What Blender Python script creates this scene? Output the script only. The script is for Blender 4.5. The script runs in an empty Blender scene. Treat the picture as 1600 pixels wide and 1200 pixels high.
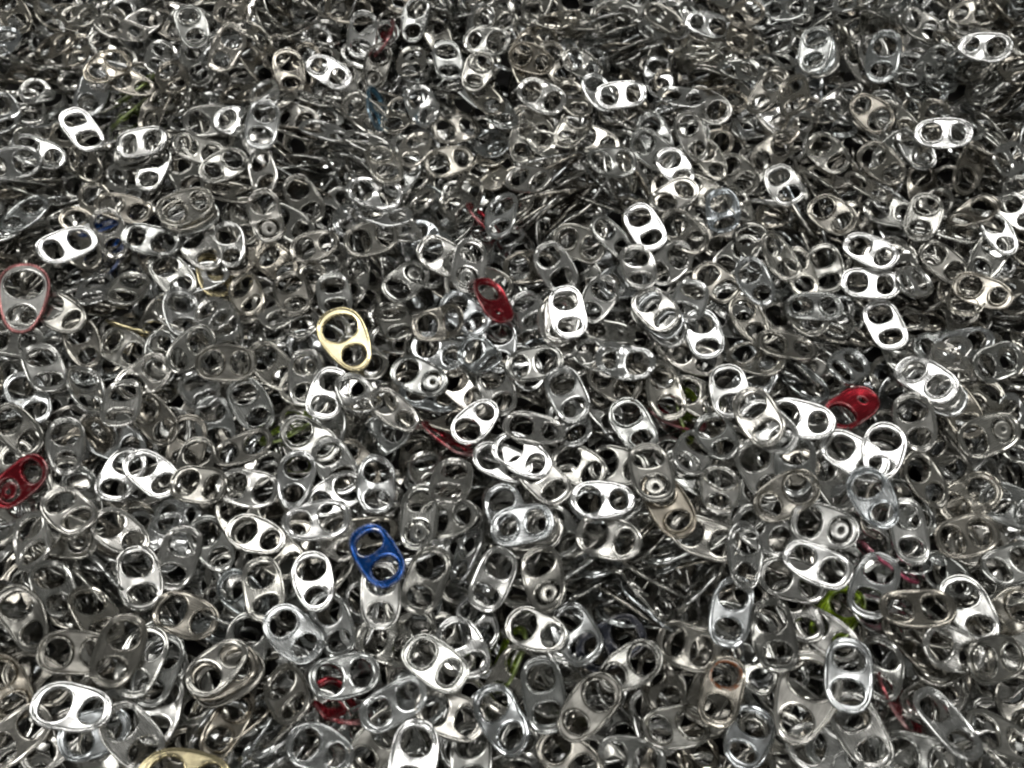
import bpy, math, random
import numpy as np
from mathutils import Vector, Matrix
from mathutils.geometry import delaunay_2d_cdt

random.seed(7)
rng = np.random.default_rng(7)
MM = 0.001
sc = bpy.context.scene
col = sc.collection

# ------------------------------------------------------------------ camera
PW, PH = 1600.0, 1200.0          # photograph size in pixels, used to turn pixels into rays
FOC = 1331.0                     # focal length in those pixels
PITCH = math.radians(62.0)       # camera looks this far below the horizon
SURF = 30.0                      # mean height of the heap surface, mm
DIST = 320.0                     # camera to heap along the axis, mm
CAM = np.array([0.0, 0.0, SURF + DIST * math.sin(PITCH)])
C_F = np.array([0.0, math.cos(PITCH), -math.sin(PITCH)])
C_R = np.array([1.0, 0.0, 0.0])
C_U = np.cross(C_R, C_F)
cam_d = bpy.data.cameras.new('camera')
cam_d.sensor_width = 36.0
cam_d.lens = 36.0 * FOC / PW
cam_d.dof.use_dof = True
cam_d.dof.focus_distance = 0.325
cam_d.dof.aperture_fstop = 16.0
cam_d.clip_start = 0.01
cam_d.clip_end = 50.0
cam = bpy.data.objects.new('camera', cam_d)
col.objects.link(cam)
cam.location = CAM * MM
cam.rotation_euler = (math.pi / 2 - PITCH, 0, 0)
sc.camera = cam

# ------------------------------------------------------------------ room light: dim room, ceiling panels
world = bpy.data.worlds.new('World')
sc.world = world
world.use_nodes = True
bg = world.node_tree.nodes['Background']
bg.inputs[0].default_value = (0.99, 1.0, 0.935, 1)
bg.inputs[1].default_value = 0.095
CEIL = 2.3
PANELS = []
for py in (1.12, -1.9):
    for px in (-1.7, 0.12, 1.95):
        PANELS.append((px, py))
MAIN_LAMP = np.array([120.0, 1120.0, CEIL * 1000])
for px, py in PANELS:
    ld = bpy.data.lights.new('ceiling_panel_light', 'AREA')
    ld.shape = 'RECTANGLE'
    ld.size = 1.0
    ld.size_y = 0.42
    ld.energy = 14.0 if py > 0 else 10.0
    ld.color = (1.0, 0.985, 0.95)
    lo = bpy.data.objects.new('ceiling_panel_light', ld)
    lo.location = (px, py, CEIL)
    col.objects.link(lo)

sc.view_settings.view_transform = 'Standard'
sc.view_settings.look = 'None'
sc.view_settings.gamma = 1.0
sc.view_settings.use_curve_mapping = False
sc.view_settings.exposure = 0.42
sc.cycles.filter_width = 2.4
sc.cycles.max_bounces = 7
sc.cycles.glossy_bounces = 6
sc.cycles.diffuse_bounces = 3
sc.cycles.sample_clamp_indirect = 6.0

# ------------------------------------------------------------------ materials
def metal_material(name, source, metallic=1.0, coat=0.0, rough=(0.12, 0.33), wear=1.0, patch=None, scuff=False, bump=0.16):
    m = bpy.data.materials.new(name)
    m.use_nodes = True
    nt = m.node_tree
    N, L = nt.nodes, nt.links
    p = N['Principled BSDF']
    p.inputs['Metallic'].default_value = metallic
    p.inputs['Coat Weight'].default_value = coat
    p.inputs['Coat Roughness'].default_value = 0.12
    if source == 'object':
        oi = N.new('ShaderNodeObjectInfo')
        base, rnd = oi.outputs['Color'], oi.outputs['Random']
    else:
        at = N.new('ShaderNodeAttribute'); at.attribute_name = 'tint'
        base, rnd = at.outputs['Color'], at.outputs['Alpha']
    tc = N.new('ShaderNodeTexCoord')
    # grime and handling marks: uneven dull film
    n1 = N.new('ShaderNodeTexNoise')
    n1.inputs['Scale'].default_value = 190.0
    n1.inputs['Detail'].default_value = 5.0
    n1.inputs['Roughness'].default_value = 0.72
    off = N.new('ShaderNodeVectorMath'); off.operation = 'ADD'
    cmb = N.new('ShaderNodeCombineXYZ')
    L.new(rnd, cmb.inputs[0]); L.new(rnd, cmb.inputs[1])
    L.new(tc.outputs['Object'], off.inputs[0]); L.new(cmb.outputs[0], off.inputs[1])
    L.new(off.outputs[0], n1.inputs['Vector'])
    ramp = N.new('ShaderNodeMapRange')
    ramp.inputs['From Min'].default_value = 0.36
    ramp.inputs['From Max'].default_value = 0.66
    ramp.inputs['To Min'].default_value = 1.0 - 0.34 * wear
    ramp.inputs['To Max'].default_value = 1.0
    L.new(n1.outputs['Fac'], ramp.inputs['Value'])
    mul = N.new('ShaderNodeMix'); mul.data_type = 'RGBA'; mul.blend_type = 'MULTIPLY'
    mul.inputs['Factor'].default_value = 1.0
    L.new(base, mul.inputs['A']); L.new(ramp.outputs['Result'], mul.inputs['B'])
    out = mul.outputs['Result']
    if patch is not None:
        n3 = N.new('ShaderNodeTexNoise'); n3.inputs['Scale'].default_value = 260.0
        n3.inputs['Detail'].default_value = 4.0
        L.new(tc.outputs['Object'], n3.inputs['Vector'])
        r3 = N.new('ShaderNodeMapRange')
        r3.inputs['From Min'].default_value = 0.40; r3.inputs['From Max'].default_value = 0.54
        L.new(n3.outputs['Fac'], r3.inputs['Value'])
        mx = N.new('ShaderNodeMix'); mx.data_type = 'RGBA'
        mx.inputs['B'].default_value = (*patch, 1)
        L.new(r3.outputs['Result'], mx.inputs['Factor']); L.new(out, mx.inputs['A'])
        out = mx.outputs['Result']
        inv = N.new('ShaderNodeMath'); inv.operation = 'SUBTRACT'; inv.inputs[0].default_value = 1.0
        L.new(r3.outputs['Result'], inv.inputs[1]); L.new(inv.outputs[0], p.inputs['Metallic'])
    if scuff:      # bare metal where the dye is rubbed off: high edges and a few scratches
        geo = N.new('ShaderNodeNewGeometry')
        r4 = N.new('ShaderNodeMapRange')
        r4.inputs['From Min'].default_value = 0.60; r4.inputs['From Max'].default_value = 0.72
        r4.inputs['To Max'].default_value = 0.7
        nn = N.new('ShaderNodeMath'); nn.operation = 'MULTIPLY_ADD'
        nn.inputs[1].default_value = 0.35
        L.new(n1.outputs['Fac'], nn.inputs[0]); 
        ps = N.new('ShaderNodeMath'); ps.operation = 'SUBTRACT'; ps.inputs[1].default_value = 0.095
        L.new(geo.outputs['Pointiness'], ps.inputs[0]); L.new(ps.outputs[0], nn.inputs[2])
        L.new(nn.outputs[0], r4.inputs['Value'])
        mx = N.new('ShaderNodeMix'); mx.data_type = 'RGBA'
        mx.inputs['B'].default_value = (0.62, 0.6, 0.58, 1)
        L.new(r4.outputs['Result'], mx.inputs['Factor']); L.new(out, mx.inputs['A'])
        out = mx.outputs['Result']
    L.new(out, p.inputs['Base Color'])
    # brushed streaks along the strip the tab was stamped from
    mp = N.new('ShaderNodeMapping'); mp.inputs['Scale'].default_value = (260, 3200, 900)
    L.new(off.outputs[0], mp.inputs['Vector'])
    n2 = N.new('ShaderNodeTexNoise'); n2.inputs['Scale'].default_value = 1.0
    n2.inputs['Detail'].default_value = 3.0
    L.new(mp.outputs[0], n2.inputs['Vector'])
    sk = N.new('ShaderNodeMapRange')
    sk.inputs['From Min'].default_value = 0.34; sk.inputs['From Max'].default_value = 0.6
    sk.inputs['To Min'].default_value = 0.78
    L.new(n2.outputs['Fac'], sk.inputs['Value'])
    m2 = N.new('ShaderNodeMix'); m2.data_type = 'RGBA'; m2.blend_type = 'MULTIPLY'
    m2.inputs['Factor'].default_value = 1.0
    L.new(out, m2.inputs['A']); L.new(sk.outputs['Result'], m2.inputs['B'])
    L.new(m2.outputs['Result'], p.inputs['Base Color'])
    rr = N.new('ShaderNodeMapRange')
    rr.inputs['To Min'].default_value = rough[0]; rr.inputs['To Max'].default_value = rough[1]
    ad = N.new('ShaderNodeMath'); ad.operation = 'MULTIPLY_ADD'
    ad.inputs[1].default_value = 0.55
    L.new(n2.outputs['Fac'], ad.inputs[0])
    h = N.new('ShaderNodeMath'); h.operation = 'MULTIPLY'; h.inputs[1].default_value = 0.45
    L.new(rnd, h.inputs[0]); L.new(h.outputs[0], ad.inputs[2])
    L.new(ad.outputs[0], rr.inputs['Value'])
    L.new(rr.outputs['Result'], p.inputs['Roughness'])
    bp = N.new('ShaderNodeBump'); bp.inputs['Strength'].default_value = bump
    bp.inputs['Distance'].default_value = 0.0001
    L.new(n1.outputs['Fac'], bp.inputs['Height'])
    L.new(bp.outputs[0], p.inputs['Normal'])
    return m

M_ALU = metal_material('satin_aluminium', 'object', rough=(0.18, 0.38))
M_RIM = metal_material('polished_aluminium_edge', 'object', rough=(0.085, 0.27), wear=0.9, bump=0.1)
M_DYE = metal_material('dyed_aluminium', 'object', metallic=0.85, coat=0.35, rough=(0.16, 0.34), wear=0.9, scuff=True)
M_RUST = metal_material('rusty_aluminium', 'object', patch=(0.22, 0.07, 0.02))
M_HEAP = metal_material('heap_aluminium', 'attribute', rough=(0.09, 0.28))
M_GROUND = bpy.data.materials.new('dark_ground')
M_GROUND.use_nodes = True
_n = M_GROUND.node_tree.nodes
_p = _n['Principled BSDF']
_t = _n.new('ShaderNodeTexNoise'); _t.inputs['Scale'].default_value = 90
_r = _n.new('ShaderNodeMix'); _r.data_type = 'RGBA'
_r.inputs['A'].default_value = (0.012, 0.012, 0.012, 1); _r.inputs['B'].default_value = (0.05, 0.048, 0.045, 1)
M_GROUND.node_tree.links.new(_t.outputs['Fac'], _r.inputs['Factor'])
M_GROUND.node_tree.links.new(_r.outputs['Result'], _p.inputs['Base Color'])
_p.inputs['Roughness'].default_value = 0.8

TONE = {  # reflectance, phrase for the label
    'W': ((0.93, 0.93, 0.92), 'bright white'),
    'S': ((0.75, 0.748, 0.725), 'light silver'),
    'G': ((0.58, 0.575, 0.54), 'grey'),
    'D': ((0.455, 0.437, 0.395), 'dull brownish'),
    'K': ((0.05, 0.055, 0.075), 'black'),
    'Y': ((0.90, 0.79, 0.50), 'gold'),
    'B': ((0.001, 0.08, 0.36), 'blue'),
    'R': ((0.33, 0.008, 0.02), 'red'),
    'N': ((0.24, 0.36, 0.012), 'lime green'),
    'T': ((0.10, 0.27, 0.40), 'teal'),
    'P': ((0.80, 0.12, 0.25), 'pink'),
}

# ------------------------------------------------------------------ the shape of a pull tab (mm)
def resample(p, n):
    q = np.vstack([p, p[:1]])
    d = np.r_[0, np.cumsum(np.linalg.norm(np.diff(q, axis=0), axis=1))]
    t = np.linspace(0, d[-1], n, endpoint=False)
    return np.c_[np.interp(t, d, q[:, 0]), np.interp(t, d, q[:, 1])]

def loop_normals(p):
    t = np.roll(p, -1, 0) - np.roll(p, 1, 0)
    t /= np.linalg.norm(t, axis=1)[:, None]
    return np.c_[t[:, 1], -t[:, 0]]          # outward of a counter-clockwise loop

def outline(L, wf, wn, px, py, n):
    t = np.linspace(0, 2 * math.pi, 600, endpoint=False)
    c, s = np.cos(t), np.sin(t)
    x = 0.5 * L * np.sign(c) * np.abs(c) ** (2 / px)
    k = 0.5 + 0.5 * np.clip(x / (0.42 * L), -1, 1)
    k = k * k * (3 - 2 * k)
    w = 0.5 * (wf * (1 - k) + wn * k)
    y = w * np.sign(s) * np.abs(s) ** (2 / py)
    return resample(np.c_[x, y], n)

def hole(cx, lx, ly, e, flat, n):
    """oval opening; flat > 0 flattens the side towards +x, < 0 towards -x"""
    t = np.linspace(0, 2 * math.pi, 400, endpoint=False)
    c, s = np.cos(t), np.sin(t)
    x = 0.5 * lx * np.sign(c) * np.abs(c) ** (2 / e)
    y = 0.5 * ly * np.sign(s) * np.abs(s) ** (2 / e)
    if flat > 0:
        x = np.where(x > 0, x * (1 - flat), x)
    if flat < 0:
        x = np.where(x < 0, x * (1 + flat), x)
    return resample(np.c_[x + cx, y], n)

OUT_HI = [(1.35, .33), (1.18, .34), (.9, .56), (.52, .66), (.16, .42), (0, 0), (.12, -.46), (.48, -.64), (.86, -.52), (1.05, -.22), (1.1, .1)]
HOL_HI = [(.8, .33), (.64, .34), (.4, .42), (.12, .26), (-.06, -.08), (-.22, -.45), (-.3, -.78), (-.18, -.98), (.14, -.96), (.42, -.62), (.68, .1)]
OUT_LO = [(1.35, .33), (.85, .6), (.18, .42), (0, -.05), (.42, -.64), (.92, -.46), (1.1, .1)]
HOL_LO = [(.8, .33), (.38, .42), (-.04, -.04), (-.28, -.78), (.05, -.98), (.68, .1)]

def inside(pt, poly):
    x, y = pt
    a, b = poly, np.roll(poly, -1, 0)
    c = (a[:, 1] > y) != (b[:, 1] > y)
    with np.errstate(divide='ignore', invalid='ignore'):
        xi = a[:, 0] + (y - a[:, 1]) * (b[:, 0] - a[:, 0]) / (b[:, 1] - a[:, 1])
    return bool(np.sum(c & (x < xi)) % 2)

def strip(loop, prof, sign):
    nrm = loop_normals(loop) * sign
    n, k = len(loop), len(prof)
    v = np.concatenate([np.c_[loop + nrm * d, np.full(n, z)] for d, z in prof])
    f = []
    for j in range(k - 1):
        for i in range(n):
            a, b = j * n + i, j * n + (i + 1) % n
            q = (a, a + n, b + n, b)
            f.append(q if sign < 0 else q[::-1])
    return v, f

def sheet(loops, z, up):
    pts = np.vstack(loops)
    ed, o = [], 0
    for l in loops:
        n = len(l)
        ed += [(o + i, o + (i + 1) % n) for i in range(n)]
        o += n
    vs, _, fs, *_ = delaunay_2d_cdt([Vector(p) for p in pts], ed, [], 0, 1e-5)
    va = np.array([tuple(p) for p in vs])
    f = []
    for t in fs:
        c = va[list(t)].mean(0)
        if inside(c, loops[0]) and not any(inside(c, h) for h in loops[1:]):
            a, b, d = va[list(t)[:3]]
            ccw = (b[0] - a[0]) * (d[1] - a[1]) - (b[1] - a[1]) * (d[0] - a[0]) > 0
            f.append(tuple(t) if ccw == up else tuple(t)[::-1])
    return np.c_[va, np.full(len(va), z)], f

def merge(pieces):
    v, f, o = [], [], 0
    for pv, pf in pieces:
        v.append(pv)
        f += [tuple(i + o for i in q) for q in pf]
        o += len(pv)
    return np.vstack(v), f

def tongue(cx, r, side):
    """small plate left in the rivet opening: ring with the rivet hole, a neck and a raised bead"""
    n = 26
    t = np.linspace(0, 2 * math.pi, n, endpoint=False)
    circ = np.c_[np.cos(t), np.sin(t)]
    rings = [(r, -.05), (r * 1.02, .12), (r * .97, .24), (r * .78, .25), (r * .6, .26), (r * .48, .25), (r * .36, .18), (r * .3, 0.0), (r, -.05)]
    v = np.concatenate([np.c_[circ * a * [1, .9 + .1 * a / r] + [cx + (r - a) * .22, (r - a) * .12], np.full(n, z - .2)] for a, z in rings])
    v[:, 2] -= .09 * side * (cx - v[:, 0])
    f = []
    for j in range(len(rings) - 1):
        for i in range(n):
            a, b = j * n + i, j * n + (i + 1) % n
            f.append((a, b, b + n, a + n))
    x0, x1 = cx + side * r * .8, cx + side * (r + 2.2)
    hw = r * .62
    bv = np.array([(x, y, z) for z in (-.18, .03) for x, y in ((min(x0, x1), -hw), (max(x0, x1), -hw), (max(x0, x1), hw), (min(x0, x1), hw))])
    bf = [(3, 2, 1, 0), (4, 5, 6, 7), (0, 1, 5, 4), (1, 2, 6, 5), (2, 3, 7, 6), (3, 0, 4, 7)]
    return merge([(v, f), (bv, bf)])

def deform(p, bend, seed):
    """bend = (curl along length, curl across, fold angle of the nose half, twist, dent)"""
    curl, cross, fold, twist, dent = bend
    p = p.copy()
    x, y, z = p[:, 0].copy(), p[:, 1].copy(), p[:, 2].copy()
    if twist:
        a = twist * x / 12.5
        y, z = y * np.cos(a) - z * np.sin(a), y * np.sin(a) + z * np.cos(a)
    z = z + curl * (x / 12.5) ** 2 + cross * (y / 8.0) ** 2
    if fold:
        m = np.clip((x - 0.2) / 3.0, 0, 1)
        a = fold * m
        xr = x - 0.2
        x = np.where(xr > 0, 0.2 + xr * np.cos(a) - z * np.sin(a), x)
        z = np.where(xr > 0, xr * np.sin(a) + z * np.cos(a), z)
    if dent:
        s = np.sin(x * .55 + seed) * np.cos(y * .7 + seed * 2.3)
        z = z + dent * s
        y = y + dent * .7 * np.sin(x * .45 + seed * 1.7)
    return np.c_[x, y, z]

class Kind:
    def __init__(s, L, wf, wn, px, py, fh, nh, bend=(0, 0, 0, 0, 0), tng=0, seed=0, sz=.925):
        s.tng = tng
        L, wf, wn = L * sz, wf * sz, wn * sz
        hs = .962 * sz if sz < 1 else sz
        fh = (fh[0] * sz, fh[1] * hs, fh[2] * hs, *fh[3:]); nh = (nh[0] * sz, nh[1] * hs, nh[2] * hs, *nh[3:])
        def parts(no, nh_, po, ph):
            o = outline(L, wf, wn, px, py, no)
            h1, h2 = hole(*fh, nh_), hole(*nh, nh_)
            P = {}
            P['outer_rim'] = strip(o, po, -1)
            P['finger_hole_rim'] = strip(h1, ph, 1)
            P['rivet_hole_rim'] = strip(h2, ph, 1)
            off = lambda l, d, sg: l + loop_normals(l) * sg * d
            top = sheet([off(o, po[0][0], -1), off(h1, ph[0][0], 1), off(h2, ph[0][0], 1)], po[0][1], True)
            bot = sheet([off(o, po[-1][0], -1), off(h1, ph[-1][0], 1), off(h2, ph[-1][0], 1)], po[-1][1], False)
            P['web'] = merge([top, bot])
            if tng:
                P['rivet_tongue'] = tongue(nh[0] + tng * -.1, min(nh[1], nh[2]) * .5 - .75, tng)
            return {k: (deform(v, bend, seed), f) for k, (v, f) in P.items()}
        s.hi_raw = parts(60, 34, OUT_HI, HOL_HI)
        s.hi = None
        lo = parts(22, 13, OUT_LO, HOL_LO)
        s.lo = merge(list(lo.values()))
        g = np.arange(-13.8, 13.9, .6)
        X, Y = np.meshgrid(g, g)
        q = np.c_[X.ravel(), Y.ravel()]
        o, h1, h2 = outline(L, wf, wn, px, py, 40), hole(*fh, 24), hole(*nh, 24)
        keep = [inside(p, o) and not inside(p, h1) and not (inside(p, h2) and not tng) for p in q]
        q = q[np.array(keep)]
        q = np.vstack([q, o, h1])
        s.pts = deform(np.c_[q, np.zeros(len(q))], bend, seed)
    def meshes(s):
        if s.hi is None:
            s.hi = {}
            for k, (v, f) in s.hi_raw.items():
                me = bpy.data.meshes.new('pull_tab_' + k)
                me.from_pydata((v * MM).tolist(), [], f)
                me.polygons.foreach_set('use_smooth', [True] * len(me.polygons))
                me.update()
                s.hi[k] = me
        return s.hi

FLAT = (0, 0, 0, 0, 0)
KINDS = [
    # 0..2 plain, both openings clear; 3 the large tapered one
    Kind(24.2, 15.4, 15.4, 2.8, 2.3, (-4.9, 9.6, 10.7, 2.1, 0), (5.9, 7.2, 9.9, 2.1, 0), (.5, 0, 0, .05, .11), 0, 1),
    Kind(24.8, 15.8, 14.8, 2.6, 2.35, (-5.0, 9.8, 11.2, 2.2, 0), (6.0, 7.4, 9.2, 2.1, -.1), (-.5, .3, 0, -.06, .12), 0, 2),
    Kind(23.8, 15.0, 15.4, 3.0, 2.4, (-5.3, 8.4, 10.2, 2.3, 0), (5.1, 8.0, 10.2, 2.4, 0), (.35, -.35, .06, .04, .1), 0, 3),
    Kind(28.6, 20.4, 15.4, 2.4, 2.2, (-5.4, 11.2, 13.6, 2.1, 0), (7.2, 8.8, 9.6, 2.0, 0), (.2, 0, 0, 0, .04), 0, 4, 1.0),
    # 4, 5 with the rivet tongue still in place
    Kind(24.6, 15.5, 15.2, 2.8, 2.35, (-5.5, 8.2, 10.4, 2.3, .1), (5.2, 8.6, 9.8, 2.2, 0), (.2, 0, 0, 0, .05), -1, 5),
    Kind(25.4, 16.2, 15.0, 2.6, 2.35, (-5.6, 9.0, 11.2, 2.3, 0), (5.6, 8.6, 9.6, 2.2, -.1), (-.3, .2, .1, .03, .06), -1, 6),
    # 6.. bent ones
    Kind(24.4, 15.4, 15.2, 2.8, 2.35, (-5.0, 9.2, 10.6, 2.2, 0), (5.8, 7.4, 9.8, 2.2, 0), (1.2, .3, 0, .12, .16), 0, 7),
    Kind(24.8, 15.6, 15.0, 2.7, 2.35, (-5.1, 9.4, 10.8, 2.2, 0), (5.9, 7.4, 9.6, 2.2, -.1), (-1.1, .5, .22, -.1, .14), 0, 8),
    Kind(24.4, 15.2, 15.4, 2.9, 2.35, (-5.3, 8.6, 10.4, 2.3, 0), (5.4, 8.0, 10.0, 2.3, 0), (.3, 0, .55, .06, .1), 0, 9),
    Kind(24.6, 15.6, 15.2, 2.8, 2.35, (-5.1, 9.2, 10.8, 2.2, 0), (5.8, 7.6, 9.8, 2.2, 0), (.6, -1.3, 0, .25, .25), 0, 10),
    Kind(25.0, 15.8, 15.0, 2.6, 2.35, (-5.6, 8.8, 11.0, 2.3, 0), (5.5, 8.6, 9.6, 2.3, 0), (.9, .6, -.3, -.15, .22), -1, 11),
    # 11.. strongly handled, another make, squarer make, 15 the full-size blue one
    Kind(24.6, 15.4, 15.0, 2.8, 2.35, (-5.0, 9.2, 10.6, 2.2, 0), (5.8, 7.4, 9.8, 2.2, 0), (1.9, .4, 0, .3, .3), 0, 12),
    Kind(24.6, 15.8, 14.6, 2.7, 2.35, (-5.1, 9.4, 11.0, 2.2, 0), (5.9, 7.4, 9.2, 2.2, -.1), (-1.5, -.6, .7, -.22, .3), 0, 13),
    Kind(23.0, 15.6, 13.4, 2.3, 2.2, (-4.6, 9.2, 10.9, 2.0, 0), (5.5, 7.0, 8.2, 2.0, 0), (.3, .3, 0, .04, .12), 0, 14),
    Kind(24.4, 14.9, 15.0, 3.05, 2.55, (-5.2, 8.8, 10.2, 2.5, 0), (5.5, 7.4, 9.8, 2.45, -.15), (.3, -.2, 0, -.05, .1), 0, 15),
    Kind(24.6, 15.6, 15.6, 3.0, 2.4, (-5.4, 8.4, 10.2, 2.3, 0), (5.3, 8.0, 10.4, 2.4, 0), (.2, -.2, 0, 0, .05), 0, 16, .90),
    # 16 rivet end closed but for a small torn hole
    Kind(24.4, 15.6, 15.0, 2.8, 2.35, (-4.9, 9.6, 10.8, 2.2, 0), (5.9, 2.6, 3.6, 2.0, -.2), (.4, .6, 0, .05, .12), 0, 17),
]

# ------------------------------------------------------------------ settling tabs on a height field (mm)
CELL = 0.8
X0, Y0, X1, Y1 = -330.0, -65.0, 330.0, 460.0
NX, NY = int((X1 - X0) / CELL), int((Y1 - Y0) / CELL)

def ray(px, py):
    d = C_F + C_R * ((px - PW / 2) / FOC) + C_U * ((PH / 2 - py) / FOC)
    return d / np.linalg.norm(d)

def hit(px, py, z):
    d = ray(px, py)
    return CAM + d * ((z - CAM[2]) / d[2])

def project(p):
    q = p - CAM
    dz = q @ C_F
    return np.c_[PW / 2 + FOC * (q @ C_R) / dz, PH / 2 - FOC * (q @ C_U) / dz], dz

gx = X0 + (np.arange(NX) + .5) * CELL
gy = Y0 + (np.arange(NY) + .5) * CELL
GX, GY = np.meshgrid(gx, gy)
H = SURF - 24.0 + 0 * GX
for i in range(26):
    bx, by = rng.uniform(X0, X1), rng.uniform(Y0, Y1)
    H += rng.uniform(-4.5, 5.0) * np.exp(-((GX - bx) ** 2 + (GY - by) ** 2) / (2 * rng.uniform(22, 48) ** 2))

def falls(x, y):
    """the heap climbs towards its far side (negative fall)"""
    k = np.maximum(0, y - 170)
    return -0.06 * (np.sqrt(k * k + 900) - 30)
H -= falls(GX, GY)

def hit_surface(px, py, dz=0.0):
    z = SURF
    for _ in range(8):
        c = hit(px, py, z)
        z = SURF - float(falls(c[0], c[1])) + dz
    return c

# darker hollows where tabs stand on edge, packed like files: picture x, y, run of the edges in degrees, reach in pixels, count
HOLLOWS = [
    (880, 305, -28, 46, 13), (850, 345, -32, 40, 10), (965, 300, 70, 34, 8), (470, 262, 10, 55, 12), (60, 292, 2, 55, 8),
    (140, 880, 52, 45, 12), (180, 930, 50, 40, 10), (940, 915, -33, 50, 12), (1010, 860, -30, 46, 10), (985, 960, 30, 40, 9),
    (1075, 900, -52, 34, 8), (1500, 135, -55, 44, 10), (1555, 170, -60, 40, 8), (1335, 60, 74, 42, 9), (1530, 262, 32, 46, 10),
    (455, 45, 56, 46, 10), (1265, 320, 48, 44, 9), (1310, 365, 50, 34, 7), (960, 85, -20, 40, 9), (1390, 70, 50, 40, 8),
    (20, 985, 55, 36, 7), (430, 1140, -35, 46, 9), (60, 20, 60, 40, 6), (1100, 130, 8, 36, 7), (820, 370, -35, 30, 6),
    (1420, 1000, 40, 36, 6), (330, 960, 30, 30, 5), (1010, 610, 50, 26, 6), (1420, 610, 30, 22, 4), (575, 270, 8, 24, 4),
    (1560, 30, 50, 40, 7), (250, 20, 62, 34, 6), (700, 20, 40, 36, 6), (1220, 590, 48, 24, 5), (590, 400, 60, 22, 4),
]
for (px, py, ang, reach, n) in HOLLOWS:
    c = hit_surface(px, py)
    r = reach * 0.24
    H -= 9.5 * np.exp(-((GX - c[0]) ** 2 + (GY - c[1]) ** 2) / (2 * r * r))
H0 = H.copy()

tabs = []     # dicts: kind, M (3x3 columns), loc, tone, hand

def cells(xy):
    i = np.clip(((xy[:, 0] - X0) / CELL).astype(int), 0, NX - 1)
    j = np.clip(((xy[:, 1] - Y0) / CELL).astype(int), 0, NY - 1)
    return j, i

def rest_plane(kind, x, y, u2, flip):
    """slopes of the plane a plate lies on when it touches the bumps below it"""
    v2 = np.array([-u2[1], u2[0]])
    p = kind.pts[::2]
    d = np.outer(p[:, 0], u2) + np.outer(p[:, 1] * (-1 if flip else 1), v2)
    j, i = cells(d + [x, y])
    h = H[j, i]
    ab = np.zeros(2)
    s = .022
    for _ in range(34):
        k = np.argmax(h - d @ ab)
        ab += s * d[k] / max(4.0, np.linalg.norm(d[k])) * 6
        s *= .9
    return ab

def drop(kind, R, x, y, slack=.985, sink=.25):
    w = kind.pts @ R.T
    j, i = cells(w[:, :2] + [x, y])
    gap = H[j, i] - (w[:, 2] - .5)
    k = int(len(gap) * slack)
    return np.partition(gap, k)[k] - sink

def settle(kind, R, loc, tone, hand=None):
    w = kind.pts @ R.T + loc
    j, i = cells(w[:, :2])
    np.maximum.at(H, (j, i), w[:, 2] + .5)
    t = dict(kind=kind, R=R, loc=np.array(loc), tone=tone, hand=hand)
    tabs.append(t)
    return t

def frame(u, n, flip):
    v = np.cross(n, u)
    return np.c_[u, -v, -n] if flip else np.c_[u, v, n]

def place_free(x, y, yaw, tone, kind, flip, maxs=.8):
    u2 = np.array([math.cos(yaw), math.sin(yaw)])
    ab = rest_plane(kind, x, y, u2, flip)
    m = np.linalg.norm(ab)
    if m > maxs:
        ab *= maxs / m
    n = np.array([-ab[0], -ab[1], 1.0]); n /= np.linalg.norm(n)
    u = np.array([u2[0], u2[1], ab @ u2]); u /= np.linalg.norm(u)
    R = frame(u, n, flip)
    z = drop(kind, R, x, y)
    return settle(kind, R, (x, y, z), tone)

def pick_tone():
    r = random.random()
    return 'S' if r < .36 else 'G' if r < .76 else 'D'

def pick_kind():
    return KINDS[random.choices(range(len(KINDS)), (6, 6, 6, 0, 1, 1, 4, 4, 2.5, 2.5, 1, 2.5, 2, 4, 4, 0, 1.6))[0]]

def in_view(x, y, m=90):
    p, dz = project(np.array([[x, y, SURF]]))
    return -m < p[0, 0] < PW + m and -m < p[0, 1] < PH + m

def hollow_at(x, y):
    j, i = cells(np.array([[x, y]]))
    return H0[j[0], i[0]]

# lower layers of the heap
N_FILL = 4700
for k in range(N_FILL):
    x, y = random.uniform(X0 + 14, X1 - 14), random.uniform(Y0 + 14, Y1 - 14)
    # tabs roll to the lower spots: best of three
    best = None
    for _ in range(3):
        xx, yy = x + random.uniform(-16, 16), y + random.uniform(-16, 16)
        xx, yy = min(max(xx, X0 + 12), X1 - 12), min(max(yy, Y0 + 12), Y1 - 12)
        j, i = cells(np.array([[xx, yy]]))
        hh = H[max(0, j[0] - 6):j[0] + 7, max(0, i[0] - 6):i[0] + 7].mean()
        if best is None or hh < best[0]:
            best = (hh, xx, yy)
    _, x, y = best
    if abs(x) > 150 + max(0, y + 10) * .3 + 45: continue
    if hollow_at(x, y) < SURF - 30.5 - falls(x, y) and random.random() < .25: continue
    kind = pick_kind()
    if random.random() < .22:      # leaning on its neighbours
        yaw, t = random.uniform(0, 6.28), math.radians(random.uniform(28, 70))
        a = random.uniform(0, 6.28)
        n = np.array([math.sin(t) * math.cos(a), math.sin(t) * math.sin(a), math.cos(t)])
        u = np.cross([math.cos(yaw), math.sin(yaw), .0], n); u /= np.linalg.norm(u)
        R = frame(u, n, random.random() < .4)
        settle(kind, R, (x, y, drop(kind, R, x, y, .93, .8)), pick_tone())
    else:
        place_free(x, y, random.uniform(0, 6.28), pick_tone(), kind, random.random() < .4)

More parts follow.
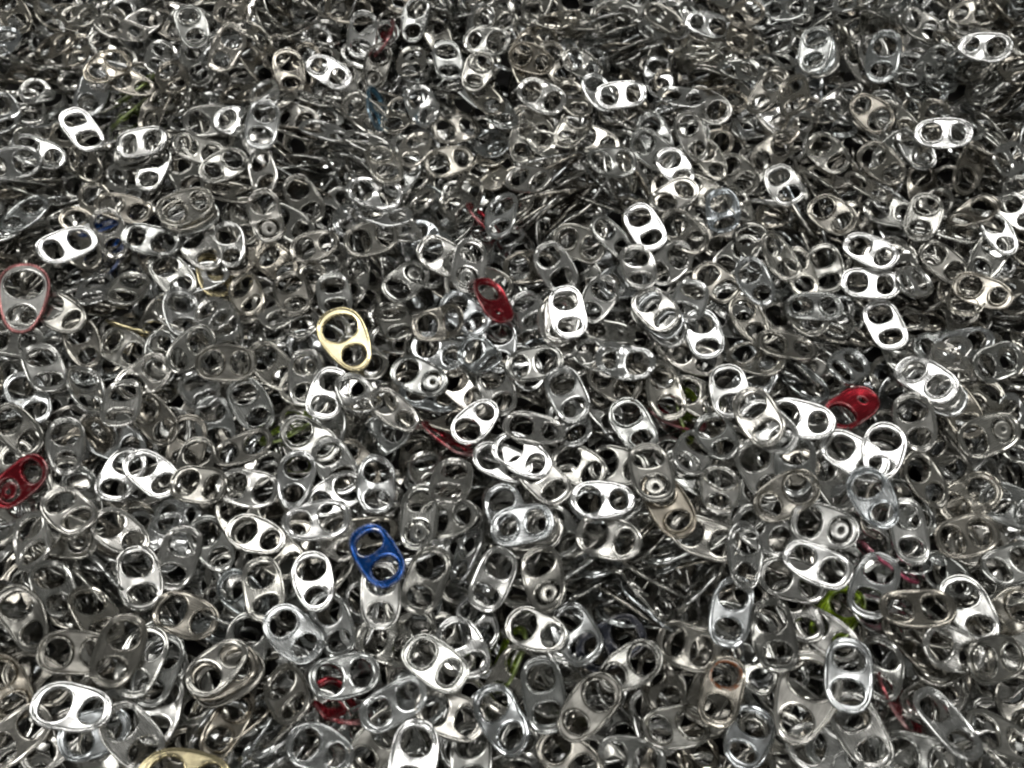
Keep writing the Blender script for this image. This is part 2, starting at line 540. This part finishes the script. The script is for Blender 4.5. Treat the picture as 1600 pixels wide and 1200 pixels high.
# files of tabs standing on edge in the hollows
for (px, py, ang, reach, n) in HOLLOWS:
    n = max(3, int(n * .75))
    c = hit_surface(px, py, -4)
    a = math.radians(ang)
    q = hit(px + 30 * math.cos(a), py + 30 * math.sin(a), c[2])
    run = (q - c); run[2] = 0; run /= np.linalg.norm(run)
    side = np.array([-run[1], run[0], 0.0])
    if side[1] < 0: side = -side
    lean = math.radians(random.uniform(46, 66))
    for k in range(n):
        s = (k - n / 2) * random.uniform(2.4, 4.0)
        yaw = random.gauss(0, .24)
        u = run * math.cos(yaw) + side * math.sin(yaw) + np.array([0, 0, random.gauss(0, .22)])
        u /= np.linalg.norm(u)
        t = lean + random.gauss(0, .2)
        sd = np.cross(u, [0, 0, 1.0]); sd /= np.linalg.norm(sd)
        up = np.cross(sd, u)
        nn = sd * math.sin(t) * (1 if sd[1] > 0 else -1) + up * math.cos(t)
        kind = KINDS[random.choice((0, 1, 2, 4, 6, 7))]
        R = frame(u, nn, random.random() < .5)
        p = c + side * s + run * random.gauss(0, reach * .09)
        z = drop(kind, R, p[0], p[1], .82, .6)
        settle(kind, R, (p[0], p[1], z), random.choice('SGGD'))

# ------------------------------------------------------------------ tabs one can pick out in the photograph
# picture x, y of the middle; direction of the rivet end in degrees (clockwise from right); tone; options
# options: k = kind, f = rim side up, l = layer, e = stands on edge (lean in degrees), n = name used in labels
T = []
def a(x, y, ang, tone, **o): T.append((x, y, ang, tone, o))
# upper left
a(124,25,185,'G'); a(85,72,160,'D'); a(168,103,150,'G'); a(270,122,60,'D',l=4); a(60,150,50,'S'); a(128,203,-125,'W',n='white upper-left tab')
a(222,222,170,'S'); a(353,75,115,'S'); a(8,182,75,'S'); a(328,188,-12,'D'); a(372,190,10,'S'); a(4,66,120,'S'); a(133,255,50,'D')
a(60,238,20,'G',f=1); a(240,262,110,'G'); a(350,258,150,'G'); a(410,268,75,'S'); a(38,335,140,'G'); a(193,325,15,'D'); a(290,322,-20,'G',f=1,l=5)
a(362,300,10,'D'); a(236,376,190,'G',l=5); a(172,365,70,'S',l=4); a(105,382,160,'W'); a(385,345,90,'G'); a(358,382,80,'S'); a(310,385,50,'S')
a(20,20,60,'D'); a(300,40,70,'G',f=1); a(190,45,15,'S',f=1); a(205,130,20,'D'); a(20,255,170,'S'); a(312,235,20,'G'); a(165,352,-20,'B',l=0,s=6,e=35,n='half-buried blue tab')
a(182,392,110,'B',l=0,s=4,e=40,n='deeper buried blue tab'); a(215,140,140,'N',l=0,s=4,e=40,k=6,n='olive green tab'); a(205,178,-30,'N',l=0,s=4,e=45,k=7,n='lower olive green tab')
# upper middle
a(452,112,80,'D'); a(513,112,30,'W',f=1); a(500,72,75,'S',l=3); a(566,55,100,'S'); a(588,105,105,'D',l=4,n='brown tab'); a(643,97,95,'G'); a(648,30,100,'G')
a(684,56,70,'G'); a(760,64,185,'G',l=4); a(775,34,15,'D'); a(659,165,60,'S',l=4); a(508,205,20,'S'); a(413,148,70,'S'); a(712,202,-5,'D',l=3); a(600,256,65,'G',l=5)
a(578,224,20,'S'); a(648,232,110,'S'); a(766,225,40,'G'); a(746,112,110,'D'); a(756,150,50,'D'); a(702,252,-15,'G'); a(410,195,100,'S'); a(600,60,105,'R',l=1,s=4,e=50,n='dark red tab')
a(587,170,92,'T',l=2,s=4,e=66,n='teal tab'); a(700,95,80,'G'); a(780,175,60,'G'); a(545,15,10,'D'); a(690,160,70,'G',e=40)
a(585,300,10,'W',k=9); a(600,335,5,'S',l=5); a(580,372,-15,'G',l=5); a(475,312,60,'D'); a(716,322,40,'D'); a(733,415,100,'S',k=4,l=5); a(783,336,95,'S',l=5)
a(432,410,40,'D'); a(492,385,-15,'D'); a(452,350,30,'G'); a(415,338,80,'S',k=10); a(690,400,30,'S'); a(755,345,50,'R',l=0,s=4,e=50,n='buried red tab')
a(875,30,-20,'G'); a(922,36,0,'G'); a(988,8,120,'G'); a(830,92,20,'D'); a(846,150,25,'S',l=4); a(898,155,65,'G'); a(937,145,60,'S',l=4); a(970,148,-5,'W',k=14,l=6,n='square-ended white tab')
a(1082,213,65,'S',f=1); a(1156,110,180,'G',l=4); a(1157,58,100,'D'); a(1165,22,150,'D'); a(1098,74,60,'G'); a(1065,152,10,'S',k=6); a(1178,205,70,'S'); a(825,280,10,'S',l=5)
a(1055,262,55,'W',l=4); a(1053,307,-30,'S',l=5); a(862,226,20,'G'); a(896,202,120,'D'); a(957,252,0,'G',k=9); a(1152,272,45,'G',f=1); a(930,220,20,'D'); a(1020,235,40,'G',k=6)
a(870,100,60,'D'); a(1040,30,30,'D'); a(1110,250,60,'G'); a(1020,45,150,'G'); a(910,100,25,'D')
# upper right
a(1539,73,185,'W',f=1,l=6,n='white top-right tab'); a(1273,76,95,'G',f=1,l=4); a(1212,97,-10,'G'); a(1228,12,170,'G'); a(1470,125,80,'G',l=4); a(1474,208,0,'W',f=1,l=6); a(1397,190,45,'G',l=4)
a(1432,232,60,'S',k=4,l=4); a(1293,240,45,'G',l=4); a(1312,178,110,'S',l=4); a(1378,256,40,'D'); a(1357,293,30,'D',l=4); a(1210,172,55,'W',l=5); a(1225,290,60,'S'); a(1443,338,105,'G',l=5)
a(1487,358,15,'G'); a(1578,248,-30,'S'); a(1520,335,150,'D',l=4); a(1560,365,60,'S'); a(1360,392,25,'W',l=4); a(1360,443,5,'W',l=4); a(1427,441,165,'S',l=6); a(1383,508,65,'W',l=6,n='white right-hand tab')
a(1535,455,20,'D',f=1,l=4); a(1272,478,0,'G',l=4); a(1250,425,70,'G'); a(1290,420,75,'G'); a(1300,335,35,'D'); a(1380,90,100,'G',k=6); a(1420,110,100,'G',k=6); a(1330,30,60,'D')
a(1440,40,30,'G'); a(1590,110,60,'D'); a(1390,330,10,'G'); a(1220,400,60,'G'); a(1400,405,60,'D'); a(1475,410,40,'D'); a(1545,400,120,'G'); a(1240,150,80,'G',e=45); a(1590,330,40,'S')
# middle left
a(36,466,95,'S',k=3,l=6,v=.45,n='red-rimmed tab'); a(28,672,45,'D',l=5); a(70,575,70,'S',l=5); a(45,622,60,'S'); a(200,452,125,'G',l=5); a(148,452,110,'S',l=4); a(270,430,50,'G'); a(285,490,80,'S'); a(335,490,30,'S')
a(130,537,70,'D'); a(190,542,30,'G'); a(208,516,15,'Y',l=4,e=72,n='thin gold-edged tab'); a(190,630,100,'S',l=4); a(226,590,140,'S'); a(297,546,140,'G',l=4); a(352,567,0,'D',l=5); a(312,608,60,'S'); a(336,664,80,'G')
a(242,655,50,'D'); a(180,690,20,'S'); a(292,694,100,'D'); a(392,632,60,'G'); a(103,697,90,'S',l=5); a(190,742,120,'W',l=4); a(238,740,40,'W',l=5); a(312,758,10,'D',l=5); a(305,728,100,'D')
a(31,752,140,'R',k=4,l=6,n='left-edge red tab'); a(108,798,45,'S',l=5); a(188,832,35,'S',l=4); a(100,838,15,'G'); a(50,845,80,'S'); a(278,872,110,'S',l=4); a(218,903,80,'S',l=4); a(332,850,60,'G'); a(376,812,60,'G')
a(400,836,20,'S'); a(388,762,10,'S',k=9); a(135,610,80,'S',e=50); a(95,490,30,'D'); a(20,530,10,'G'); a(380,700,160,'D'); a(335,432,80,'Y',l=0,s=4,e=30,n='tarnished gold tab'); a(250,560,100,'G'); a(385,460,60,'G')
# centre
a(541,531,62,'Y',k=3,l=7,v=.22,n='gold tab'); a(522,460,80,'G',l=4); a(425,572,45,'G'); a(478,590,90,'S'); a(426,482,60,'G'); a(456,458,70,'D'); a(635,440,-40,'G'); a(618,503,70,'G'); a(688,506,-10,'D',l=5)
a(727,490,40,'S',l=4); a(770,470,65,'R',k=16,l=6,e=28,n='central red tab'); a(655,589,25,'G',k=5,l=4); a(512,615,110,'W',l=4); a(560,622,60,'S',l=5); a(616,641,40,'S',l=5); a(743,659,-45,'W',l=6,n='white central tab')
a(752,560,40,'G',l=5); a(685,548,20,'S'); a(450,672,-30,'N',l=0,s=6,e=40,k=6,n='buried green tab'); a(697,688,35,'R',l=4,e=58,k=6,n='red-edged tab'); a(690,650,20,'D'); a(725,606,40,'S'); a(776,606,70,'S'); a(485,686,30,'G')
a(887,488,80,'W',l=6); a(872,494,75,'G',l=4); a(935,468,120,'S',l=4); a(997,418,80,'S',l=6); a(1047,412,140,'S',l=5); a(1008,355,60,'W',l=5); a(958,372,45,'G',l=4); a(1068,362,40,'D'); a(1130,335,80,'S'); a(868,418,60,'S',l=4)
a(1025,483,45,'S',l=6); a(1078,468,110,'S',l=4); a(1060,500,60,'G',l=3); a(948,518,10,'G',k=16,l=4); a(975,566,180,'S',l=5); a(935,556,20,'G',l=3); a(960,596,30,'D',l=3); a(1100,522,75,'S',l=4); a(1085,560,20,'S')
a(1040,610,75,'G'); a(835,568,170,'G',l=4); a(887,617,65,'S',l=5); a(835,669,10,'S',l=5); a(890,660,60,'S',l=4); a(990,665,60,'G',l=4); a(1092,622,30,'G'); a(1140,612,80,'S',l=4); a(1120,682,60,'G',l=4); a(1186,652,60,'S',l=5)
a(1085,706,120,'S'); a(1170,500,60,'G'); a(1120,442,40,'D'); a(1180,440,60,'S'); a(825,486,60,'S',l=5); a(565,560,30,'G',l=2); a(780,540,90,'S'); a(670,620,10,'G'); a(905,380,20,'G'); a(1180,380,50,'D'); a(900,550,100,'S')
a(1056,655,20,'R',l=0,s=7,e=40,n='red scrap of a tab'); a(1078,648,80,'N',l=0,s=4,e=40,n='dark green tab'); a(1180,560,20,'G'); a(945,640,60,'S'); a(1230,540,10,'D'); a(1150,400,140,'G')
# middle right
a(1325,573,145,'S',l=6); a(1330,638,-35,'R',l=3,k=16,e=12,n='right-hand red tab'); a(1447,592,30,'W',f=1,l=5); a(1487,571,70,'S',l=4); a(1430,660,75,'S',l=5); a(1250,655,10,'W',l=4); a(1200,667,40,'S',l=5); a(1558,566,-20,'G'); a(1545,680,-20,'G',l=4)
a(1380,705,100,'W',l=4); a(1335,712,30,'W',l=4); a(1446,750,55,'G',l=5); a(1513,780,-35,'G',l=4); a(1365,778,60,'S',f=1,l=5); a(1420,795,50,'G'); a(1288,822,15,'S',l=5); a(1277,882,25,'W',l=6,n='white lower-right tab'); a(1238,905,15,'S',l=5)
a(1228,775,150,'D',l=4); a(1242,727,90,'G',l=4); a(1345,862,140,'G'); a(1420,830,80,'S'); a(1510,838,-15,'D',l=5); a(1433,950,0,'D',l=5); a(1365,915,110,'S'); a(1580,790,20,'G'); a(1292,990,35,'S',l=4);  a(1583,882,160,'G'); a(1308,962,125,'N',l=2,s=1,k=6,n='lime green tab')
a(1500,640,60,'D'); a(1540,620,150,'G'); a(1385,880,35,'P',l=1,s=5,e=60,k=6,n='pink-edged tab'); a(1480,900,30,'G'); a(1300,750,60,'S',k=6); a(1590,690,100,'G')
# lower left
a(340,1042,-40,'D',l=5); a(112,1105,10,'W',l=5); a(146,1146,-20,'S',l=3); a(248,1105,100,'S',l=4); a(206,1150,50,'S',l=5); a(116,1020,0,'D',l=4); a(186,1016,110,'D',l=5); a(290,962,20,'D',l=4); a(356,1132,120,'D'); a(26,1150,140,'S',l=4)
a(286,1218,0,'Y',l=5,k=3,n='pale gold tab at the bottom edge'); a(40,966,60,'D'); a(385,1010,100,'G'); a(60,1060,30,'D'); a(150,960,60,'G',e=45); a(85,920,70,'G',e=40); a(380,930,40,'G'); a(10,1075,60,'D'); a(155,1190,80,'G'); a(255,1020,70,'G')
# lower middle
a(490,908,80,'W',l=5); a(595,930,90,'S',l=4); a(589,868,-122,'B',l=7,k=15,v=.32,n='blue tab'); a(665,906,110,'D',l=4); a(770,905,115,'S',l=5); a(458,990,45,'S',f=1,l=5); a(520,976,70,'S',l=4); a(608,1005,15,'G',l=4); a(538,1057,-10,'G',l=5); a(680,1036,35,'G',l=5)
a(746,975,70,'S',l=4); a(724,1012,60,'W',k=7,l=5); a(783,1125,60,'S',l=5); a(615,1100,150,'S'); a(530,1106,60,'R',l=0,s=6,e=45,n='red tab under a grey tab'); a(702,1117,20,'S'); a(646,1185,100,'W',l=5); a(590,1162,130,'G'); a(450,1085,60,'D'); a(736,1186,90,'G')
a(589,757,90,'S',l=5); a(655,808,95,'G',k=4,l=4); a(705,752,105,'S',l=5); a(668,735,70,'S'); a(525,728,60,'S'); a(462,749,100,'S',l=4); a(526,772,150,'S',l=4); a(495,812,170,'W',k=9); a(476,846,20,'G'); a(530,840,60,'S'); a(436,866,40,'D')
a(412,920,80,'G'); a(728,870,110,'S',e=50); a(785,722,20,'W',l=4); a(790,800,70,'S'); a(700,808,-10,'G'); a(640,960,60,'D'); a(500,1170,20,'S',f=1); a(560,960,100,'S'); a(800,1060,120,'D'); a(795,1030,110,'N',l=0,s=4,e=55,n='moss green tab'); a(655,1090,60,'G')
a(942,781,0,'W',l=7,n='whitest tab'); a(950,840,15,'S',l=4); a(1018,738,75,'D',k=4,l=5); a(1045,790,60,'D',l=4); a(1125,765,95,'S',f=1,l=5); a(1080,740,30,'G'); a(1175,785,120,'G'); a(850,903,75,'D',k=5,l=5); a(815,820,170,'S',f=1); a(905,728,30,'G'); a(850,750,45,'S',l=4)
a(815,712,30,'W'); a(965,728,10,'D'); a(1165,868,90,'S',f=1,l=5); a(1190,735,60,'S'); a(870,830,60,'G',k=6); a(1100,840,20,'D'); a(1195,830,30,'S')
# lower right
a(838,985,20,'S',l=5); a(900,990,60,'S',l=4); a(955,1005,150,'K',l=2,s=1,n='black tab'); a(985,1042,150,'D',l=5); a(920,1105,130,'D',l=6); a(850,1085,80,'G',l=4); a(1057,1135,170,'G',l=5); a(1128,1080,105,'D',l=5,n='rusty tab'); a(1180,1036,70,'G',l=4); a(1142,955,100,'S',l=5,k=6)
a(1075,1010,20,'G'); a(985,1188,10,'G'); a(890,1186,40,'D'); a(1170,1150,110,'S'); a(1245,955,60,'S',l=4); a(1210,992,80,'D',l=5); a(1326,1055,-88,'S',l=6,k=2); a(1258,1090,110,'S',l=5,k=3); a(1375,1045,100,'G',l=4); a(1490,1015,20,'S',l=4); a(1556,1030,-10,'G',l=5)
a(1480,1130,50,'S',l=5); a(1574,960,150,'G',l=4); a(1515,950,60,'S',l=4); a(1404,1100,60,'R',l=1,s=6,e=45,n='red arc of a half-hidden tab'); a(1345,1142,60,'S',l=4); a(1562,1150,20,'G'); a(1440,1186,10,'G'); a(1030,1070,60,'D'); a(1080,1180,150,'G'); a(1290,1180,30,'S'); a(1590,1100,70,'D'); a(1160,975,20,'G')

# nested stacks: several tabs of one make lying in each other
for (x, y, ang, tone, n, dx, dy, lay) in ((1025, 483, 45, 'S', 4, 4, 7, 5), (887, 488, 80, 'S', 3, -6, 5, 5), (195, 1020, 105, 'G', 3, 17, 9, 4), (1447, 592, 30, 'S', 3, 5, 7, 4),
                                          (222, 222, 170, 'G', 3, -4, 6, 2), (815, 820, 170, 'S', 3, 5, 5, 2), (290, 322, -20, 'G', 2, 3, 6, 4), (340, 1042, -40, 'D', 3, 6, 6, 4),
                                          (600, 335, 5, 'S', 3, 6, 8, 4), (1273, 76, 95, 'G', 3, 4, 5, 3), (1210, 172, 55, 'S', 2, 3, 8, 4), (872, 30, -20, 'D', 3, 5, 6, 1)):
    for q in range(min(n, 2), 0, -1):
        a(x + dx * 1.5 * q, y + dy * 1.5 * q, ang + random.uniform(-14, 14), tone, l=lay + .5 - .1 * q, k=random.choice((0, 1, 2)), t=1)
LAYER = {'K': 1, 'D': 2, 'G': 2, 'S': 3, 'W': 5, 'Y': 5, 'B': 5, 'R': 3, 'N': 2, 'T': 2, 'P': 2}
order = sorted(range(len(T)), key=lambda i: (T[i][4].get('l', LAYER[T[i][3]]), random.random()))
hand_tabs = {}
for idx in order:
    px, py, ang, tone, o = T[idx]
    if 'k' in o: kind = KINDS[o['k']]
    else: kind = KINDS[random.choices((0, 1, 2, 6, 7, 5, 8, 9, 11, 12, 13, 14), (5, 5, 5, 2.2, 2.2, .4, .7, .8, .8, .4, 3.5, 3.5))[0]] if tone != 'W' else KINDS[random.choice((0, 1, 2, 13, 14))]
    flip = bool(o.get('f', 0)) or (tone in 'GD' and 'k' not in o and random.random() < .25)
    th = math.radians(ang)
    rc = ray(px, py)
    rd = ray(px + 20 * math.cos(th), py + 20 * math.sin(th))
    mcut = np.cross(rc, rd)
    z = hit_surface(px, py)[2]
    n = np.array([0, 0, 1.0])
    ab = np.zeros(2)
    toward = None
    tl = rng.normal(0, .075, 2)
    if tone == 'W' or o.get('b'):
        c = hit(px, py, SURF)
        lv = MAIN_LAMP - c; lv /= np.linalg.norm(lv)
        hv = lv - rc; hv /= np.linalg.norm(hv)
        n = hv + rng.normal(0, .045, 3); n /= np.linalg.norm(n)
        toward = n
    if 'v' in o:
        n = np.array([0, 0, 1.0]) * (1 - o['v']) - rc * o['v']; n /= np.linalg.norm(n); toward = n
    for it in range(6):
        c = hit(px, py, z)
        if toward is None:
            u = np.cross(mcut, n)
            if u @ (rd - rc) < 0: u = -u
            if 'e' in o:
                t = math.radians(o['e'])
                uu = u.copy(); uu[2] = 0; uu /= np.linalg.norm(uu)
                sd = np.array([-uu[1], uu[0], 0])
                if sd[1] < 0: sd = -sd
                n = sd * math.sin(t) + np.array([0, 0, math.cos(t)])
            else:
                u2 = u[:2] / np.linalg.norm(u[:2])
                ab = rest_plane(kind, c[0], c[1], u2, flip)
                ab = ab + tl
                m = np.linalg.norm(ab)
                if m > .55: ab *= .55 / m
                n = np.array([-ab[0], -ab[1], 1.0]); n /= np.linalg.norm(n)
                n = n - rc * .14; n /= np.linalg.norm(n)
        u = np.cross(mcut, n)
        if u @ (rd - rc) < 0: u = -u
        u /= np.linalg.norm(u)
        R = frame(u, n, flip)
        z = drop(kind, R, c[0], c[1], .988 if o.get('l', 0) >= 5 or tone == 'W' or 't' in o else .955, .3)
    z -= o.get('s', 0)
    c = hit(px, py, z)
    t = settle(kind, R, c, tone, hand=(idx, o))
    hand_tabs[idx] = t

# ------------------------------------------------------------------ which tabs show largest
VW, VH = 320, 240
P_, D_, I_ = [], [], []
for i, t in enumerate(tabs):
    w = t['kind'].pts @ t['R'].T + t['loc']
    p, dz = project(w)
    P_.append(p); D_.append(dz); I_.append(np.full(len(w), i))
P_, D_, I_ = np.vstack(P_), np.concatenate(D_), np.concatenate(I_)
ok = (P_[:, 0] >= 0) & (P_[:, 0] < PW) & (P_[:, 1] >= 0) & (P_[:, 1] < PH)
P_, D_, I_ = P_[ok], D_[ok], I_[ok]
o_ = np.argsort(-D_)
ib = np.full(VW * VH, -1)
ib[(P_[o_, 1] * VH / PH).astype(int) * VW + (P_[o_, 0] * VW / PW).astype(int)] = I_[o_]
area = np.bincount(ib[ib >= 0], minlength=len(tabs))
for i, t in enumerate(tabs):
    t['area'] = int(area[i])
    t['special'] = bool(t['hand'] and 'n' in t['hand'][1])
rank = sorted(range(len(tabs)), key=lambda i: (-(tabs[i]['special'] and tabs[i]['area'] > 0), -tabs[i]['area']))
single = set(i for i in rank[:300] if tabs[i]['area'] > 0)
print('tabs', len(tabs), 'hand', len(T), 'hand single', sum(1 for i in single if tabs[i]['hand']), 'smallest', min(tabs[i]['area'] for i in single))

# ------------------------------------------------------------------ ground under the heap
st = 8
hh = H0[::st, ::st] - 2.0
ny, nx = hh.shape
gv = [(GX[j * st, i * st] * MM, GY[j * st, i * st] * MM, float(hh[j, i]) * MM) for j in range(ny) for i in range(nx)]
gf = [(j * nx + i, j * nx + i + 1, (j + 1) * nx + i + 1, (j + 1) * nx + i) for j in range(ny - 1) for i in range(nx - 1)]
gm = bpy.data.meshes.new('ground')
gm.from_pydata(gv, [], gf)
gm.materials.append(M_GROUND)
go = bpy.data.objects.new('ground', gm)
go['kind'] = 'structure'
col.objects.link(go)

# ------------------------------------------------------------------ the mass of the heap: one object
def tint_of(tone):
    c = np.array(TONE[tone][0]) * random.uniform(.86, 1.06)
    if tone in 'SGD':
        w = random.gauss(0, .022)
        c = c * np.array([1 + w, 1, 1 - 1.3 * w])
    return np.clip(c, 0, .96)

V, F3, F4, TN = [], [], [], []
ov = 0
lo_cache = {}
for k in KINDS:
    v, f = k.lo
    lo_cache[id(k)] = (v, np.array([q for q in f if len(q) == 3], int).reshape(-1, 3), np.array([q for q in f if len(q) == 4], int).reshape(-1, 4))
for i, t in enumerate(tabs):
    if i in single: continue
    v, f3, f4 = lo_cache[id(t['kind'])]
    V.append((v @ t['R'].T + t['loc']) * MM)
    F3.append(f3 + ov); F4.append(f4 + ov)
    c = tint_of(t['tone'])
    TN.append(np.tile(np.r_[c, random.random()], (len(v), 1)))
    ov += len(v)
V, F3, F4, TN = np.vstack(V), np.vstack(F3), np.vstack(F4), np.vstack(TN)
hm = bpy.data.meshes.new('pull_tab_heap')
hm.vertices.add(len(V)); hm.vertices.foreach_set('co', V.ravel())
nl = F3.size + F4.size
hm.loops.add(nl); hm.loops.foreach_set('vertex_index', np.r_[F3.ravel(), F4.ravel()].astype(np.int32))
hm.polygons.add(len(F3) + len(F4))
hm.polygons.foreach_set('loop_start', np.r_[np.arange(len(F3)) * 3, F3.size + np.arange(len(F4)) * 4].astype(np.int32))
hm.polygons.foreach_set('use_smooth', np.ones(len(F3) + len(F4), bool))
hm.update(calc_edges=True)
at = hm.attributes.new('tint', 'FLOAT_COLOR', 'POINT')
at.data.foreach_set('color', TN.astype(np.float32).ravel())
hm.materials.append(M_HEAP)
ho = bpy.data.objects.new('pull_tab_heap', hm)
ho['kind'] = 'stuff'
ho['label'] = 'heap of countless silver drink can pull tabs filling the picture'
ho['category'] = 'pull tabs'
col.objects.link(ho)
print('mean surface', H[int(100/CELL):int(400/CELL), int(150/CELL):int(450/CELL)].mean())
print('heap triangles', len(F3) + 2 * len(F4))

# ------------------------------------------------------------------ the tabs that show largest, each a thing with parts
SPECIAL_LABEL = {
    'gold tab': 'pale gold pull tab with wide finger hole lying on top of the silver tabs',
    'blue tab': 'glossy blue pull tab lying on top of a light silver tab',
    'rusty tab': 'dull pull tab with rust brown stain inside its finger hole',
    'red-rimmed tab': 'large silver pull tab with a red rim at the left edge',
    'black tab': 'black pull tab half hidden beside a dull brownish tab',
    'lime green tab': 'tilted lime green pull tab below a bright white one',
    'whitest tab': 'brightest white pull tab lying level right of the centre',
    'left-edge red tab': 'red pull tab with its rivet tongue in place at the left edge',
    'central red tab': 'red pull tab with a closed rivet end, right of the gold tab',
    'right-hand red tab': 'red pull tab half under a light silver tab, rightmost of the red ones',
    'teal tab': 'teal pull tab standing on edge below the brown tab',
    'pink-edged tab': 'pink pull tab standing on edge, only its thin edge showing',
    'thin gold-edged tab': 'gold pull tab seen edge on as a thin line',
    'red-edged tab': 'red pull tab seen edge on beside a bright white tab',
}
LANDMARKS = {}
for idx, t in hand_tabs.items():
    nm = T[idx][4].get('n')
    if nm in ('gold tab', 'blue tab', 'rusty tab', 'red-rimmed tab', 'lime green tab', 'whitest tab', 'left-edge red tab', 'central red tab', 'right-hand red tab', 'brown tab',
              'white upper-left tab', 'white top-right tab', 'square-ended white tab', 'white right-hand tab', 'white central tab', 'pale gold tab at the bottom edge'):
        LANDMARKS[nm] = np.array(T[idx][:2], float)
SHORT = {'pale gold tab at the bottom edge': 'bottom-edge gold tab'}
WORDS = ['no', 'one', 'two', 'three', 'four', 'five', 'six', 'seven', 'eight', 'nine', 'ten']
HOURS = ['twelve', 'one', 'two', 'three', 'four', 'five', 'six', 'seven', 'eight', 'nine', 'ten', 'eleven']
used = set()

def make_label(t):
    q = project(t['loc'][None])[0][0]
    o = t['hand'][1] if t['hand'] else {}
    tone = TONE[t['tone']][1]
    nm = o.get('n')
    if nm in SPECIAL_LABEL:
        l = SPECIAL_LABEL[nm]
        if l not in used:
            used.add(l); return l
    dz = float((t['loc'] - CAM) @ C_F)
    unit = 25.0 * FOC / dz
    nup = abs(t['R'][2, 2])
    pose = '' if nup > .9 else 'tilted ' if nup > .6 else 'upright '
    tng = ' with rivet tongue' if t['kind'].tng else ''
    for nm2, c in sorted(LANDMARKS.items(), key=lambda kv: np.linalg.norm(kv[1] - q)):
        d = q - c
        if np.linalg.norm(d) < 8: continue
        ln = max(.5, round(np.linalg.norm(d) / unit * 2) / 2)
        hr = HOURS[int(round((math.degrees(math.atan2(d[0], -d[1])) % 360) / 30)) % 12]
        word = 'tab length' if ln <= 1 else 'tab lengths' if ln % 1 == 0 else 'lengths'
        num = 'half a' if ln == .5 else WORDS[int(ln)] + (' and a half' if ln % 1 else '')
        for adj in ('', pose):
            l = f"{adj}{tone} tab {num} {word} from the {SHORT.get(nm2, nm2)}, towards {hr} o'clock"
            if l not in used and len(l.split()) <= 16:
                used.add(l); return l
    l = f'{tone} pull tab at {int(q[0])} {int(q[1])}'
    used.add(l)
    return l

for i in sorted(single, key=lambda i: -tabs[i]['area']):
    t = tabs[i]
    o = t['hand'][1] if t['hand'] else {}
    nm = o.get('n', '')
    e = bpy.data.objects.new('pull_tab', None)
    e.empty_display_size = .004
    R = t['R']
    e.matrix_world = Matrix([[*R[0], t['loc'][0] * MM], [*R[1], t['loc'][1] * MM], [*R[2], t['loc'][2] * MM], [0, 0, 0, 1]])
    col.objects.link(e)
    e['label'] = make_label(t)
    e['category'] = 'pull tab'
    e['group'] = 'pull tabs on top of the heap'
    c = tint_of(t['tone'])
    dyed = t['tone'] in 'KBRNTP'
    for part, me in t['kind'].meshes().items():
        ob = bpy.data.objects.new(part, me)
        ob.parent = e
        col.objects.link(ob)
        if len(me.materials) == 0: me.materials.append(M_ALU)
        mat, cc = (M_DYE if dyed else M_RIM if part.endswith('rim') else M_ALU), c
        if nm == 'red-rimmed tab' and part == 'outer_rim':
            mat, cc = M_ALU, np.array((0.42, 0.19, 0.185))
            ob['label'] = 'dull red curled outer rim'
        if nm == 'rusty tab' and part == 'finger_hole_rim':
            mat = M_RUST
            ob['label'] = 'rust stained rim of the finger hole'
        ob.color = (*cc, 1)
        ob.material_slots[0].link = 'OBJECT'
        ob.material_slots[0].material = mat
